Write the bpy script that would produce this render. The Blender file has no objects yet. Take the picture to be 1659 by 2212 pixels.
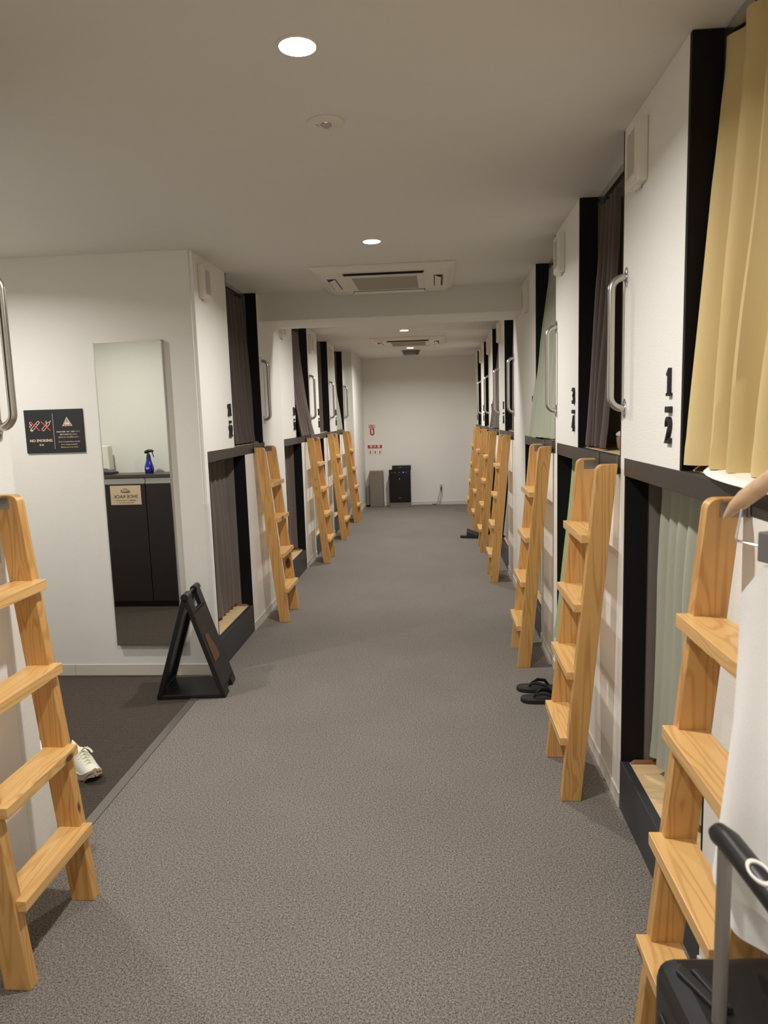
import bpy, bmesh, math, random
from mathutils import Vector, Matrix
random.seed(7)
PI = math.pi
SC = bpy.context.scene
COL = SC.collection
XL, XR, ZC = -1.3247, 0.6693, 2.445
ZT, ZB = 1.327, 1.2646            # top and bottom of the dark bunk beam

# ------------------------------------------------------------------ materials
def srgb(r, g, b):
    def f(c):
        c /= 255.0
        return c / 12.92 if c <= 0.04045 else ((c + 0.055) / 1.055) ** 2.4
    return (f(r), f(g), f(b), 1.0)

class NT:
    def __init__(self, name):
        self.m = bpy.data.materials.new(name); self.m.use_nodes = True
        self.t = self.m.node_tree; self.n = self.t.nodes; self.l = self.t.links
        self.b = self.n['Principled BSDF']
    def node(self, kind, **kw):
        nd = self.n.new(kind)
        for k, v in kw.items():
            if k.startswith('in_'):
                nd.inputs[k[3:]].default_value = v
            else:
                setattr(nd, k, v)
        return nd
    def link(self, a, b): self.l.new(a, b)

def mat(name, col, rough=0.5, metal=0.0, emit=None, estr=0.0, spec=0.5, coat=0.0, trans=0.0, sheen=0.0):
    x = NT(name); b = x.b
    b.inputs['Base Color'].default_value = col
    b.inputs['Roughness'].default_value = rough
    b.inputs['Metallic'].default_value = metal
    b.inputs['Specular IOR Level'].default_value = spec
    b.inputs['Coat Weight'].default_value = coat
    b.inputs['Transmission Weight'].default_value = trans
    b.inputs['Sheen Weight'].default_value = sheen
    if emit:
        b.inputs['Emission Color'].default_value = emit
        b.inputs['Emission Strength'].default_value = estr
    # faint surface variation so that every material stays procedural
    tc = x.node('ShaderNodeTexCoord'); ns = x.node('ShaderNodeTexNoise')
    ns.inputs['Scale'].default_value = 35; ns.inputs['Detail'].default_value = 3
    x.link(tc.outputs['Object'], ns.inputs['Vector'])
    mr = x.node('ShaderNodeMapRange')
    mr.inputs['To Min'].default_value = max(0, rough - 0.03); mr.inputs['To Max'].default_value = min(1, rough + 0.03)
    x.link(ns.outputs['Fac'], mr.inputs['Value']); x.link(mr.outputs['Result'], b.inputs['Roughness'])
    return x.m

def wallpaper(name, col, strength=0.16):
    x = NT(name); b = x.b
    tc = x.node('ShaderNodeTexCoord')
    mp = x.node('ShaderNodeMapping'); mp.inputs['Scale'].default_value = (22, 22, 260)
    n1 = x.node('ShaderNodeTexNoise'); n1.inputs['Scale'].default_value = 1.0; n1.inputs['Detail'].default_value = 3
    n2 = x.node('ShaderNodeTexNoise'); n2.inputs['Scale'].default_value = 240.0; n2.inputs['Detail'].default_value = 2
    x.link(tc.outputs['Object'], mp.inputs['Vector']); x.link(mp.outputs['Vector'], n1.inputs['Vector'])
    x.link(tc.outputs['Object'], n2.inputs['Vector'])
    ad = x.node('ShaderNodeMath', operation='MULTIPLY_ADD'); ad.inputs[1].default_value = 0.35
    x.link(n2.outputs['Fac'], ad.inputs[0]); x.link(n1.outputs['Fac'], ad.inputs[2])
    bp = x.node('ShaderNodeBump'); bp.inputs['Strength'].default_value = strength; bp.inputs['Distance'].default_value = 0.004
    x.link(ad.outputs[0], bp.inputs['Height']); x.link(bp.outputs['Normal'], b.inputs['Normal'])
    cr = x.node('ShaderNodeMix', data_type='RGBA')
    cr.inputs[6].default_value = tuple(c * 0.96 for c in col[:3]) + (1,); cr.inputs[7].default_value = col
    x.link(n1.outputs['Fac'], cr.inputs[0]); x.link(cr.outputs[2], b.inputs['Base Color'])
    b.inputs['Roughness'].default_value = 0.75; b.inputs['Specular IOR Level'].default_value = 0.25
    return x.m

def carpet(name, dark, light, scale=330.0, lo=0.40, hi=0.66):
    x = NT(name); b = x.b
    tc = x.node('ShaderNodeTexCoord')
    n1 = x.node('ShaderNodeTexNoise'); n1.inputs['Scale'].default_value = scale; n1.inputs['Detail'].default_value = 2.5
    n1.inputs['Roughness'].default_value = 0.65
    v = x.node('ShaderNodeTexVoronoi'); v.inputs['Scale'].default_value = scale * 0.75
    n3 = x.node('ShaderNodeTexNoise'); n3.inputs['Scale'].default_value = 2.2; n3.inputs['Detail'].default_value = 4
    for nd in (n1, v, n3): x.link(tc.outputs['Object'], nd.inputs['Vector'])
    mr = x.node('ShaderNodeMapRange'); mr.inputs['From Min'].default_value = lo; mr.inputs['From Max'].default_value = hi
    n4 = x.node('ShaderNodeTexNoise'); n4.inputs['Scale'].default_value = scale * 0.42; n4.inputs['Detail'].default_value = 1.0
    x.link(tc.outputs['Object'], n4.inputs['Vector'])
    cm = x.node('ShaderNodeMix'); cm.inputs[0].default_value = 0.27
    x.link(n1.outputs['Fac'], cm.inputs[2]); x.link(n4.outputs['Fac'], cm.inputs[3])
    x.link(cm.outputs[0], mr.inputs['Value'])
    mx = x.node('ShaderNodeMix', data_type='RGBA'); mx.inputs[6].default_value = dark; mx.inputs[7].default_value = light
    x.link(mr.outputs['Result'], mx.inputs[0])
    m3 = x.node('ShaderNodeMapRange'); m3.inputs['To Min'].default_value = 0.8; m3.inputs['To Max'].default_value = 1.02
    x.link(n3.outputs['Fac'], m3.inputs['Value'])
    hs = x.node('ShaderNodeHueSaturation'); x.link(m3.outputs['Result'], hs.inputs['Value']); x.link(mx.outputs[2], hs.inputs['Color'])
    x.link(hs.outputs['Color'], b.inputs['Base Color'])
    bp = x.node('ShaderNodeBump'); bp.inputs['Strength'].default_value = 0.25; bp.inputs['Distance'].default_value = 0.003
    x.link(v.outputs['Distance'], bp.inputs['Height']); x.link(bp.outputs['Normal'], b.inputs['Normal'])
    b.inputs['Roughness'].default_value = 0.95; b.inputs['Specular IOR Level'].default_value = 0.1
    return x.m

def rib_carpet(name, dark, light):
    x = NT(name); b = x.b
    tc = x.node('ShaderNodeTexCoord')
    w = x.node('ShaderNodeTexWave', wave_type='BANDS', bands_direction='Y'); w.inputs['Scale'].default_value = 26
    w.inputs['Distortion'].default_value = 2.5; w.inputs['Detail'].default_value = 2; w.inputs['Detail Scale'].default_value = 6
    n = x.node('ShaderNodeTexNoise'); n.inputs['Scale'].default_value = 260
    x.link(tc.outputs['Object'], w.inputs['Vector']); x.link(tc.outputs['Object'], n.inputs['Vector'])
    ml = x.node('ShaderNodeMath', operation='MULTIPLY'); x.link(w.outputs['Fac'], ml.inputs[0]); x.link(n.outputs['Fac'], ml.inputs[1])
    mx = x.node('ShaderNodeMix', data_type='RGBA'); mx.inputs[6].default_value = dark; mx.inputs[7].default_value = light
    x.link(ml.outputs[0], mx.inputs[0]); x.link(mx.outputs[2], b.inputs['Base Color'])
    bp = x.node('ShaderNodeBump'); bp.inputs['Strength'].default_value = 0.6; bp.inputs['Distance'].default_value = 0.004
    x.link(w.outputs['Fac'], bp.inputs['Height']); x.link(bp.outputs['Normal'], b.inputs['Normal'])
    b.inputs['Roughness'].default_value = 0.95; b.inputs['Specular IOR Level'].default_value = 0.1
    return x.m

def wood(name, light, dark, axis, knots=True, rough=0.38):
    x = NT(name); b = x.b
    tc = x.node('ShaderNodeTexCoord'); oi = x.node('ShaderNodeObjectInfo')
    off = x.node('ShaderNodeVectorMath', operation='SCALE'); off.inputs[0].default_value = (37.0, 19.0, 53.0)
    x.link(oi.outputs['Random'], off.inputs['Scale'])
    ad = x.node('ShaderNodeVectorMath', operation='ADD')
    x.link(tc.outputs['Object'], ad.inputs[0]); x.link(off.outputs[0], ad.inputs[1])
    sc = [13.0, 13.0, 13.0]; sc['xyz'.index(axis)] = 0.5
    mp = x.node('ShaderNodeMapping'); mp.inputs['Scale'].default_value = sc
    x.link(ad.outputs[0], mp.inputs['Vector'])
    n = x.node('ShaderNodeTexNoise'); n.inputs['Scale'].default_value = 1.0; n.inputs['Detail'].default_value = 1.5
    # knots bend the grain
    ks = [7.0, 7.0, 7.0]; ks['xyz'.index(axis)] = 3.4
    mk = x.node('ShaderNodeMapping'); mk.inputs['Scale'].default_value = ks
    x.link(ad.outputs[0], mk.inputs['Vector'])
    vo = x.node('ShaderNodeTexVoronoi'); vo.inputs['Scale'].default_value = 1.0
    x.link(mk.outputs['Vector'], vo.inputs['Vector'])
    bend = x.node('ShaderNodeMapRange'); bend.inputs['From Max'].default_value = 0.42; bend.inputs['To Min'].default_value = 0.13; bend.inputs['To Max'].default_value = 0
    x.link(vo.outputs['Distance'], bend.inputs['Value'])
    x.link(mp.outputs['Vector'], n.inputs['Vector'])
    s0 = x.node('ShaderNodeMath', operation='ADD'); x.link(n.outputs['Fac'], s0.inputs[0]); x.link(bend.outputs[0], s0.inputs[1])
    s1 = x.node('ShaderNodeMath', operation='MULTIPLY'); s1.inputs[1].default_value = 75.0; x.link(s0.outputs[0], s1.inputs[0])
    s2 = x.node('ShaderNodeMath', operation='SINE'); x.link(s1.outputs[0], s2.inputs[0])
    mr = x.node('ShaderNodeMapRange'); mr.inputs['From Min'].default_value = 0.15; mr.inputs['From Max'].default_value = 1.0
    mr.inputs['To Max'].default_value = 0.62
    x.link(s2.outputs[0], mr.inputs['Value'])
    fs = [160.0] * 3; fs['xyz'.index(axis)] = 5.0
    mf = x.node('ShaderNodeMapping'); mf.inputs['Scale'].default_value = fs; x.link(ad.outputs[0], mf.inputs['Vector'])
    nf = x.node('ShaderNodeTexNoise'); nf.inputs['Scale'].default_value = 1.0; x.link(mf.outputs['Vector'], nf.inputs['Vector'])
    fm = x.node('ShaderNodeMath', operation='MULTIPLY'); x.link(mr.outputs['Result'], fm.inputs[0]); x.link(nf.outputs['Fac'], fm.inputs[1])
    fm2 = x.node('ShaderNodeMath', operation='MULTIPLY'); fm2.inputs[1].default_value = 1.5; x.link(fm.outputs[0], fm2.inputs[0])
    mx = x.node('ShaderNodeMix', data_type='RGBA'); mx.inputs[6].default_value = light; mx.inputs[7].default_value = dark
    x.link(fm2.outputs[0], mx.inputs[0])
    last = mx.outputs[2]
    if knots:
        sepc = x.node('ShaderNodeSeparateColor'); x.link(vo.outputs['Color'], sepc.inputs[0])
        rar = x.node('ShaderNodeMath', operation='MULTIPLY_ADD'); rar.inputs[1].default_value = 0.22; rar.inputs[2].default_value = -0.06
        x.link(sepc.outputs[0], rar.inputs[0])
        kd = x.node('ShaderNodeMath', operation='SUBTRACT'); x.link(rar.outputs[0], kd.inputs[0]); x.link(vo.outputs['Distance'], kd.inputs[1])
        km = x.node('ShaderNodeMapRange'); km.inputs['From Min'].default_value = -0.02; km.inputs['From Max'].default_value = 0.03
        x.link(kd.outputs[0], km.inputs['Value'])
        mk2 = x.node('ShaderNodeMix', data_type='RGBA'); mk2.inputs[7].default_value = srgb(92, 44, 22)
        x.link(km.outputs['Result'], mk2.inputs[0]); x.link(last, mk2.inputs[6]); last = mk2.outputs[2]
    x.link(last, b.inputs['Base Color'])
    b.inputs['Roughness'].default_value = rough
    b.inputs['Coat Weight'].default_value = 0.15; b.inputs['Coat Roughness'].default_value = 0.25
    return x.m

def cloth(name, col, rough=0.95, weave=900.0, aniso=0.35):
    x = NT(name); b = x.b
    tc = x.node('ShaderNodeTexCoord'); n = x.node('ShaderNodeTexNoise'); n.inputs['Scale'].default_value = weave; n.inputs['Detail'].default_value = 2
    mp = x.node('ShaderNodeMapping'); mp.inputs['Scale'].default_value = (1, 1, aniso)
    x.link(tc.outputs['Object'], mp.inputs['Vector']); x.link(mp.outputs['Vector'], n.inputs['Vector'])
    mx = x.node('ShaderNodeMix', data_type='RGBA')
    mx.inputs[6].default_value = tuple(c * 0.90 for c in col[:3]) + (1,); mx.inputs[7].default_value = tuple(min(1, c * 1.06) for c in col[:3]) + (1,)
    x.link(n.outputs['Fac'], mx.inputs[0]); x.link(mx.outputs[2], b.inputs['Base Color'])
    bp = x.node('ShaderNodeBump'); bp.inputs['Strength'].default_value = 0.2; bp.inputs['Distance'].default_value = 0.001
    x.link(n.outputs['Fac'], bp.inputs['Height']); x.link(bp.outputs['Normal'], b.inputs['Normal'])
    b.inputs['Roughness'].default_value = rough; b.inputs['Specular IOR Level'].default_value = 0.15
    b.inputs['Sheen Weight'].default_value = 0.15
    return x.m

M = {}
M['wall'] = wallpaper('wallpaper_white', srgb(229, 226, 219), 0.12)
M['panel'] = wallpaper('panel_wallpaper_white', srgb(233, 230, 223), 0.15)
M['ceil'] = wallpaper('ceiling_paper', srgb(225, 222, 215), 0.05)
M['floor'] = carpet('speckled_carpet', srgb(58, 53, 48), srgb(172, 164, 155), 360.0, 0.385, 0.655)
M['rib'] = rib_carpet('ribbed_carpet', srgb(56, 50, 46), srgb(112, 100, 90))
M['base'] = mat('baseboard_vinyl', srgb(208, 201, 190), 0.45)
M['black'] = mat('black_melamine', srgb(10, 10, 12), 0.6, spec=0.25)
M['beam'] = mat('dark_grey_laminate', srgb(58, 55, 52), 0.42)
M['kick'] = mat('charcoal_laminate', srgb(52, 54, 58), 0.4)
M['inner'] = wallpaper('grey_wallpaper', srgb(120, 112, 106), 0.1)
M['deck'] = wood('birch_deck', srgb(226, 196, 150), srgb(206, 172, 126), 'x', knots=False, rough=0.5)
M['edge'] = mat('brown_edge_strip', srgb(140, 100, 72), 0.5)
M['stile'] = wood('pine_stile', srgb(204, 157, 94), srgb(166, 108, 50), 'z')
M['rung'] = wood('pine_rung', srgb(220, 177, 113), srgb(184, 128, 68), 'y')
M['steel'] = mat('brushed_steel', srgb(196, 192, 186), 0.26, 1.0)
M['steel_dull'] = mat('dull_zinc', srgb(150, 146, 140), 0.42, 1.0)
M['chrome'] = mat('chrome', srgb(225, 225, 225), 0.1, 1.0)
M['alu'] = mat('aluminium', srgb(200, 200, 198), 0.3, 1.0)
M['white_plastic'] = mat('white_plastic', srgb(226, 220, 208), 0.4)
M['vent_grey'] = mat('vent_grey', srgb(188, 182, 170), 0.5)
M['ac_grille'] = mat('ac_grille_grey', srgb(182, 175, 163), 0.6)
M['numeral'] = mat('numeral_black', srgb(22, 23, 24), 0.45)
M['mirror'] = mat('mirror_glass', srgb(226, 230, 224), 0.0, 1.0)
M['mirror'].node_tree.nodes['Principled BSDF'].inputs['Roughness'].default_value = 0.0
for l in list(M['mirror'].node_tree.links):
    if l.to_socket.name == 'Roughness': M['mirror'].node_tree.links.remove(l)
M['lamp'] = mat('lamp_diffuser', srgb(255, 255, 255), 0.5, emit=(1, 0.97, 0.92, 1), estr=40.0)
M['sign_black'] = mat('sign_black', srgb(30, 31, 35), 0.5)
M['cream'] = mat('sign_cream', srgb(240, 214, 188), 0.6)
M['redbar'] = mat('sign_red', srgb(226, 62, 72), 0.6)
M['beige_sign'] = mat('sign_beige', srgb(214, 186, 158), 0.6)
M['firered'] = mat('fire_red', srgb(178, 36, 44), 0.5)
M['white_sign'] = mat('sign_white', srgb(232, 226, 216), 0.5)
M['cab'] = mat('dark_cabinet', srgb(33, 28, 26), 0.5)
M['cabtop'] = mat('cabinet_top', srgb(70, 60, 56), 0.35)
M['black_plastic'] = mat('black_plastic', srgb(22, 22, 24), 0.38)
M['black_rubber'] = mat('black_rubber', srgb(24, 23, 23), 0.6)
M['dark_gloss'] = mat('dark_gloss', srgb(14, 14, 16), 0.2)
M['brown_poster'] = mat('brown_poster', srgb(92, 58, 34), 0.4)
M['taupe'] = cloth('taupe_cloth', srgb(104, 92, 87))
M['taupe_dark'] = cloth('dark_taupe_cloth', srgb(86, 75, 71))
M['yellow'] = cloth('sand_yellow_cloth', srgb(206, 183, 131), weave=1300)
M['sage'] = cloth('sage_cloth', srgb(168, 168, 152))
M['olive'] = cloth('olive_green_cloth', srgb(160, 168, 124))
M['palegreen'] = cloth('pale_green_cloth', srgb(164, 166, 148))
M['towel'] = cloth('white_terry', srgb(244, 241, 237), weave=520, aniso=1.0)
M['quilt'] = cloth('white_quilt', srgb(240, 236, 228), weave=600, aniso=1.0)
M['beech'] = wood('beech_hanger', srgb(224, 184, 146), srgb(204, 160, 120), 'x', knots=False, rough=0.4)
M['clip'] = mat('grey_clip', srgb(112, 108, 106), 0.5)
M['tube_grey'] = mat('grey_tube', srgb(140, 132, 126), 0.4, 0.4)
M['ext_box'] = mat('taupe_metal_box', srgb(122, 111, 98), 0.5)
M['blue_led'] = mat('blue_led', srgb(40, 60, 255), 0.4, emit=(0.08, 0.1, 1, 1), estr=6.0)
M['blue_bottle'] = mat('blue_bottle', srgb(24, 22, 150), 0.12, coat=0.5)
M['grey_drum'] = mat('grey_drum', srgb(112, 110, 106), 0.3, 0.3)
M['glass'] = mat('clear_lens', srgb(240, 240, 240), 0.05, trans=1.0)
M['dark_slot'] = mat('dark_slot', srgb(34, 36, 38), 0.5)
M['shoe_white'] = mat('shoe_white', srgb(226, 222, 210), 0.6)
M['shoe_grey'] = mat('shoe_suede', srgb(196, 190, 180), 0.8)
M['gum'] = mat('gum_sole', srgb(172, 140, 98), 0.6)
M['lace'] = mat('lace', srgb(232, 230, 206), 0.8)
M['cord'] = mat('grey_cord', srgb(92, 92, 88), 0.6)
M['basket'] = mat('basket', srgb(160, 138, 118), 0.7)
M['strip'] = mat('floor_strip', srgb(128, 122, 116), 0.4, 0.6)
M['guard'] = mat('corner_guard', srgb(222, 219, 216), 0.35)

# ------------------------------------------------------------------ mesh builder
class MB:
    def __init__(self): self.bm = bmesh.new()
    def box(self, x0, x1, y0, y1, z0, z1, bev=0.0, seg=2, T=None):
        b = bmesh.new()
        bmesh.ops.create_cube(b, size=1.0)
        bmesh.ops.scale(b, vec=(x1 - x0, y1 - y0, z1 - z0), verts=b.verts)
        bmesh.ops.translate(b, vec=((x0 + x1) / 2, (y0 + y1) / 2, (z0 + z1) / 2), verts=b.verts)
        if bev > 0: bmesh.ops.bevel(b, geom=b.edges[:], offset=bev, segments=seg, profile=0.5, affect='EDGES')
        return self._add(b, T)
    def _add(self, b, T=None):
        for e in b.edges:
            if len(e.link_faces) == 2 and e.calc_face_angle(0) > 0.75: e.smooth = False
        if T is not None: bmesh.ops.transform(b, matrix=T, verts=b.verts)
        me = bpy.data.meshes.new('tmp'); b.to_mesh(me); b.free(); self.bm.from_mesh(me); bpy.data.meshes.remove(me)
        return self
    def prism(self, pts, d, bev=0.0, seg=2, T=None):
        """polygon pts (3-D, planar) swept along vector d"""
        b = bmesh.new()
        vs = [b.verts.new(p) for p in pts]; f = b.faces.new(vs)
        r = bmesh.ops.extrude_face_region(b, geom=[f])
        bmesh.ops.translate(b, vec=d, verts=[v for v in r['geom'] if isinstance(v, bmesh.types.BMVert)])
        bmesh.ops.recalc_face_normals(b, faces=b.faces)
        if bev > 0: bmesh.ops.bevel(b, geom=b.edges[:], offset=bev, segments=seg, profile=0.5, affect='EDGES')
        return self._add(b, T)
    def tube(self, pts, r, n=12, cap=True, closed=False, T=None, flat=None):
        """round tube along pts; r number or list; flat=(a,b) gives an elliptical section"""
        b = bmesh.new(); P = [Vector(p) for p in pts]; N = len(P); rings = []
        up = None
        for i, p in enumerate(P):
            if closed: t = P[(i + 1) % N] - P[i - 1]
            else: t = P[min(i + 1, N - 1)] - P[max(i - 1, 0)]
            t.normalize()
            if up is None:
                up = t.orthogonal().normalized() if abs(t.z) > 0.9 or flat is None else Vector((0, 0, 1))
            up = (up - t * up.dot(t)).normalized(); sd = t.cross(up)
            rr = r[i] if isinstance(r, (list, tuple)) else r
            a, c = (flat if flat else (1, 1))
            rings.append([b.verts.new(p + (sd * math.cos(2 * PI * k / n) * a + up * math.sin(2 * PI * k / n) * c) * rr) for k in range(n)])
        M_ = N if closed else N - 1
        for i in range(M_):
            A, B = rings[i], rings[(i + 1) % N]
            for k in range(n):
                b.faces.new((A[k], A[(k + 1) % n], B[(k + 1) % n], B[k]))
        if cap and not closed:
            b.faces.new(rings[0][::-1]); b.faces.new(rings[-1])
        bmesh.ops.recalc_face_normals(b, faces=b.faces)
        for f in b.faces: f.smooth = True
        return self._add(b, T)
    def lathe(self, prof, n=32, T=None, sx=1.0, sy=1.0, smooth=True):
        """prof list of (r, z) about the local z axis"""
        b = bmesh.new(); rings = []
        for r, z in prof:
            if r < 1e-6: rings.append([b.verts.new((0, 0, z))])
            else: rings.append([b.verts.new((r * sx * math.cos(2 * PI * k / n), r * sy * math.sin(2 * PI * k / n), z)) for k in range(n)])
        for A, B in zip(rings[:-1], rings[1:]):
            for k in range(n):
                k2 = (k + 1) % n
                if len(A) == 1 and len(B) == 1: continue
                if len(A) == 1: b.faces.new((A[0], B[k2], B[k]))
                elif len(B) == 1: b.faces.new((A[k], A[k2], B[0]))
                else: b.faces.new((A[k], A[k2], B[k2], B[k]))
        if prof[0] == prof[-1]: bmesh.ops.remove_doubles(b, verts=b.verts, dist=1e-7)
        else:
            if len(rings[0]) > 1: b.faces.new(rings[0][::-1])
            if len(rings[-1]) > 1: b.faces.new(rings[-1])
        bmesh.ops.recalc_face_normals(b, faces=b.faces)
        if smooth:
            for f in b.faces: f.smooth = True
        return self._add(b, T)
    def grid(self, fn, nu, nv, thick=0.0, smooth=True, T=None):
        b = bmesh.new()
        V = [[b.verts.new(fn(i / nu, j / nv)) for j in range(nv + 1)] for i in range(nu + 1)]
        for i in range(nu):
            for j in range(nv):
                b.faces.new((V[i][j], V[i + 1][j], V[i + 1][j + 1], V[i][j + 1]))
        bmesh.ops.recalc_face_normals(b, faces=b.faces)
        if thick: bmesh.ops.solidify(b, geom=b.faces[:], thickness=thick)
        if smooth:
            for f in b.faces: f.smooth = True
        return self._add(b, T)
    def build(self, name, m, parent=None):
        me = bpy.data.meshes.new(name); self.bm.to_mesh(me); self.bm.free()
        if m is not None: me.materials.append(M[m] if isinstance(m, str) else m)
        o = bpy.data.objects.new(name, me); COL.objects.link(o)
        if parent is not None: o.parent = parent
        return o

def box(name, m, parent, *a, bev=0.0): return MB().box(*a, bev=bev).build(name, m, parent)
def thing(name, label, cat, loc=(0, 0, 0), rz=0.0, group=None):
    o = bpy.data.objects.new(name, None); COL.objects.link(o); o.empty_display_size = 0.1
    o.location = loc; o.rotation_euler = (0, 0, rz)
    return tag(o, label, cat, group)
def tag(o, label, cat, group=None):
    o['label'] = label; o['category'] = cat
    if group: o['group'] = group
    return o
def struct(name, m, *boxes, bev=0.0):
    for bx in boxes:
        o = MB().box(*bx, bev=bev).build(name, m); o['kind'] = 'structure'
    return o
def kids(o): return [c for c in bpy.data.objects if c.parent == o]
def copy_tree(o, parent=None):
    c = o.copy(); COL.objects.link(c)
    if parent is not None: c.parent = parent
    for ch in kids(o): copy_tree(ch, c)
    return c

def text_mesh(body, size, org, right, up, parent, m, name='lettering', align='CENTER', depth=0.0006, spacing=1.0, bold=0.0):
    cu = bpy.data.curves.new('txt', 'FONT'); cu.body = body; cu.size = size; cu.align_x = align; cu.align_y = 'CENTER'
    cu.extrude = depth; cu.resolution_u = 2; cu.space_character = spacing; cu.offset = bold
    to = bpy.data.objects.new('txt', cu); COL.objects.link(to)
    dg = bpy.context.evaluated_depsgraph_get()
    me = bpy.data.meshes.new_from_object(to.evaluated_get(dg))
    bpy.data.objects.remove(to); bpy.data.curves.remove(cu)
    r, u = Vector(right).normalized(), Vector(up).normalized(); n = r.cross(u)
    mt = Matrix(((r.x, u.x, n.x, org[0]), (r.y, u.y, n.y, org[1]), (r.z, u.z, n.z, org[2]), (0, 0, 0, 1)))
    me.transform(mt); me.materials.clear(); me.materials.append(M[m]); me.name = name
    o = bpy.data.objects.new(name, me); COL.objects.link(o); o.parent = parent
    return o

def ribbon(mb, pts, w, d, o, r, u, closed=False):
    """flat stroke of width w and depth d through 2-D pts, on the plane o + r*x + u*y"""
    r, u = Vector(r).normalized(), Vector(u).normalized(); n = r.cross(u); o = Vector(o)
    P = [Vector((p[0], p[1])) for p in pts]; N = len(P); L, R = [], []
    for i in range(N):
        a = P[i - 1] if (i > 0 or closed) else P[i]; c = P[(i + 1) % N] if (i < N - 1 or closed) else P[i]
        t1 = (P[i] - a); t2 = (c - P[i])
        if t1.length < 1e-9: t1 = t2
        if t2.length < 1e-9: t2 = t1
        t1 = t1.normalized(); t2 = t2.normalized(); t = (t1 + t2)
        t = t.normalized() if t.length > 1e-6 else t1
        nn = Vector((-t.y, t.x)); k = min(2.0, 1.0 / max(0.5, nn.dot(Vector((-t1.y, t1.x)))))
        L.append(P[i] + nn * w / 2 * k); R.append(P[i] - nn * w / 2 * k)
    b = bmesh.new()
    def vv(p, h): return b.verts.new(o + r * p.x + u * p.y + n * h)
    q = [(vv(L[i], 0), vv(R[i], 0), vv(R[i], d), vv(L[i], d)) for i in range(N)]
    for i in range(N if closed else N - 1):
        A, B = q[i], q[(i + 1) % N]
        for k in range(4): b.faces.new((A[k], A[(k + 1) % 4], B[(k + 1) % 4], B[k]))
    if not closed: b.faces.new(q[0][::-1]); b.faces.new(q[-1])
    bmesh.ops.recalc_face_normals(b, faces=b.faces)
    mb._add(b)

def arc(cx, cy, rx, ry, a0, a1, n=10):
    return [(cx + rx * math.cos(math.radians(a0 + (a1 - a0) * i / n)), cy + ry * math.sin(math.radians(a0 + (a1 - a0) * i / n))) for i in range(n + 1)]
DIG = {  # strokes in a box 1 wide, 2 high
    '0': [arc(.5, 1, .5, 1, 90, 450, 24)],
    '1': [[(.15, 1.62), (.5, 1.95), (.5, 0.03)], [(.1, .05), (.9, .05)]],
    '2': [[(.1, 1.3)] + arc(.5, 1.5, .42, .5, 170, -30, 12) + [(.12, .08), (.92, .08), (.92, .4)]],
    '3': [arc(.45, 1.5, .43, .48, 160, -80, 10) + arc(.45, .52, .48, .52, 80, -160, 10)],
    '4': [[(.72, 0), (.72, 1.95), (.05, .6), (1.0, .6)]],
    '5': [[(.9, 1.92), (.2, 1.92), (.12, 1.1)] + arc(.45, .65, .48, .62, 110, -150, 12)],
    '6': [[(.8, 1.95), (.2, 1.1)] + arc(.5, .55, .45, .55, 150, -210, 20)],
    '7': [[(.05, 1.6), (.05, 1.92), (.95, 1.92), (.35, 0)]],
    '8': [arc(.5, 1.48, .4, .47, 90, 450, 20), arc(.5, .52, .48, .52, 90, 450, 20)],
    '9': [arc(.5, 1.42, .45, .53, 0, 360, 20), [(.95, 1.42), (.75, .5), (.3, .02)]],
}

# ------------------------------------------------------------------ the room
struct('floor', 'floor', (-1.345, 1.30, -3.2, 12.1, -0.06, 0.0))
fa = struct('floor_entry', 'rib', (-3.5, -1.345, 2.10, 4.05, -0.06, 0.0))
struct('trim_1', 'strip', (-1.365, -1.325, 2.14, 3.99, -0.004, 0.004))
struct('ceiling', 'ceil', (-3.6, 2.2, -3.2, 12.2, ZC, ZC + 0.1))
struct('trim_2', 'ceil', (XL, XR, 5.49, 6.0, 2.246, ZC))                       # the dropped beam
struct('wall_far', 'wall', (-1.6, 1.6, 11.93, 12.05, 0, ZC))
struct('wall_near', 'wall', (-1.6, 1.6, -3.2, -3.1, 0, ZC))
UR = dict(A=1.225, B=2.635, C=4.047, D=6.15, E=7.565, F=8.98, G=10.40); WR = 1.41
UL = dict(L0=2.035, L1=5.43, L2=7.55, L3=8.98, L4=10.405); WL = 1.425
struct('wall_right', 'wall', (XR, XR + .1, -3.2, UR['A'], 0, ZC), (XR, XR + .1, UR['C'] + WR, UR['D'], 0, ZC),
       (XR, XR + .1, UR['G'] + WR, 11.95, 0, ZC), (XR + 1.5, XR + 1.55, 1.1, 12.0, 0, ZC), (XR, XR + 1.5, 1.1, UR['A']-.004, 0, ZC))
struct('wall_left', 'wall', (XL - .1, XL, -3.2, UL['L0'] - WL, 0, ZC), (XL - .1, XL, UL['L0'], 2.14, 0, ZC),
       (XL - .1, XL, UL['L1'], UL['L2'] - WL, 0, ZC), (XL - .1, XL, UL['L4'], 10.46, 0, ZC),
       (-1.6, -1.19, 10.46, 11.95, 0, ZC), (XL - 1.6, XL - 1.55, 4.0, 12.0, 0, ZC), (XL - 1.6, XL-.1, 0.5, .6, 0, ZC),
       (XL - 1.6, XL - 1.55, 0.5, 2.12, 0, ZC))
struct('wall_entry_far', 'wall', (-3.5, XL - .0202, 4.0, 4.045, 0, ZC))
struct('wall_entry_near', 'wall', (-3.5, XL - .1, 2.10, 2.14, 0, ZC))
struct('wall_entry_side', 'wall', (-3.5, -3.4, 2.10, 4.05, 0, ZC))
bbh = 0.058
struct('baseboard_far', 'base', (-1.19, XR, 11.92, 11.93, 0, bbh))
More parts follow.
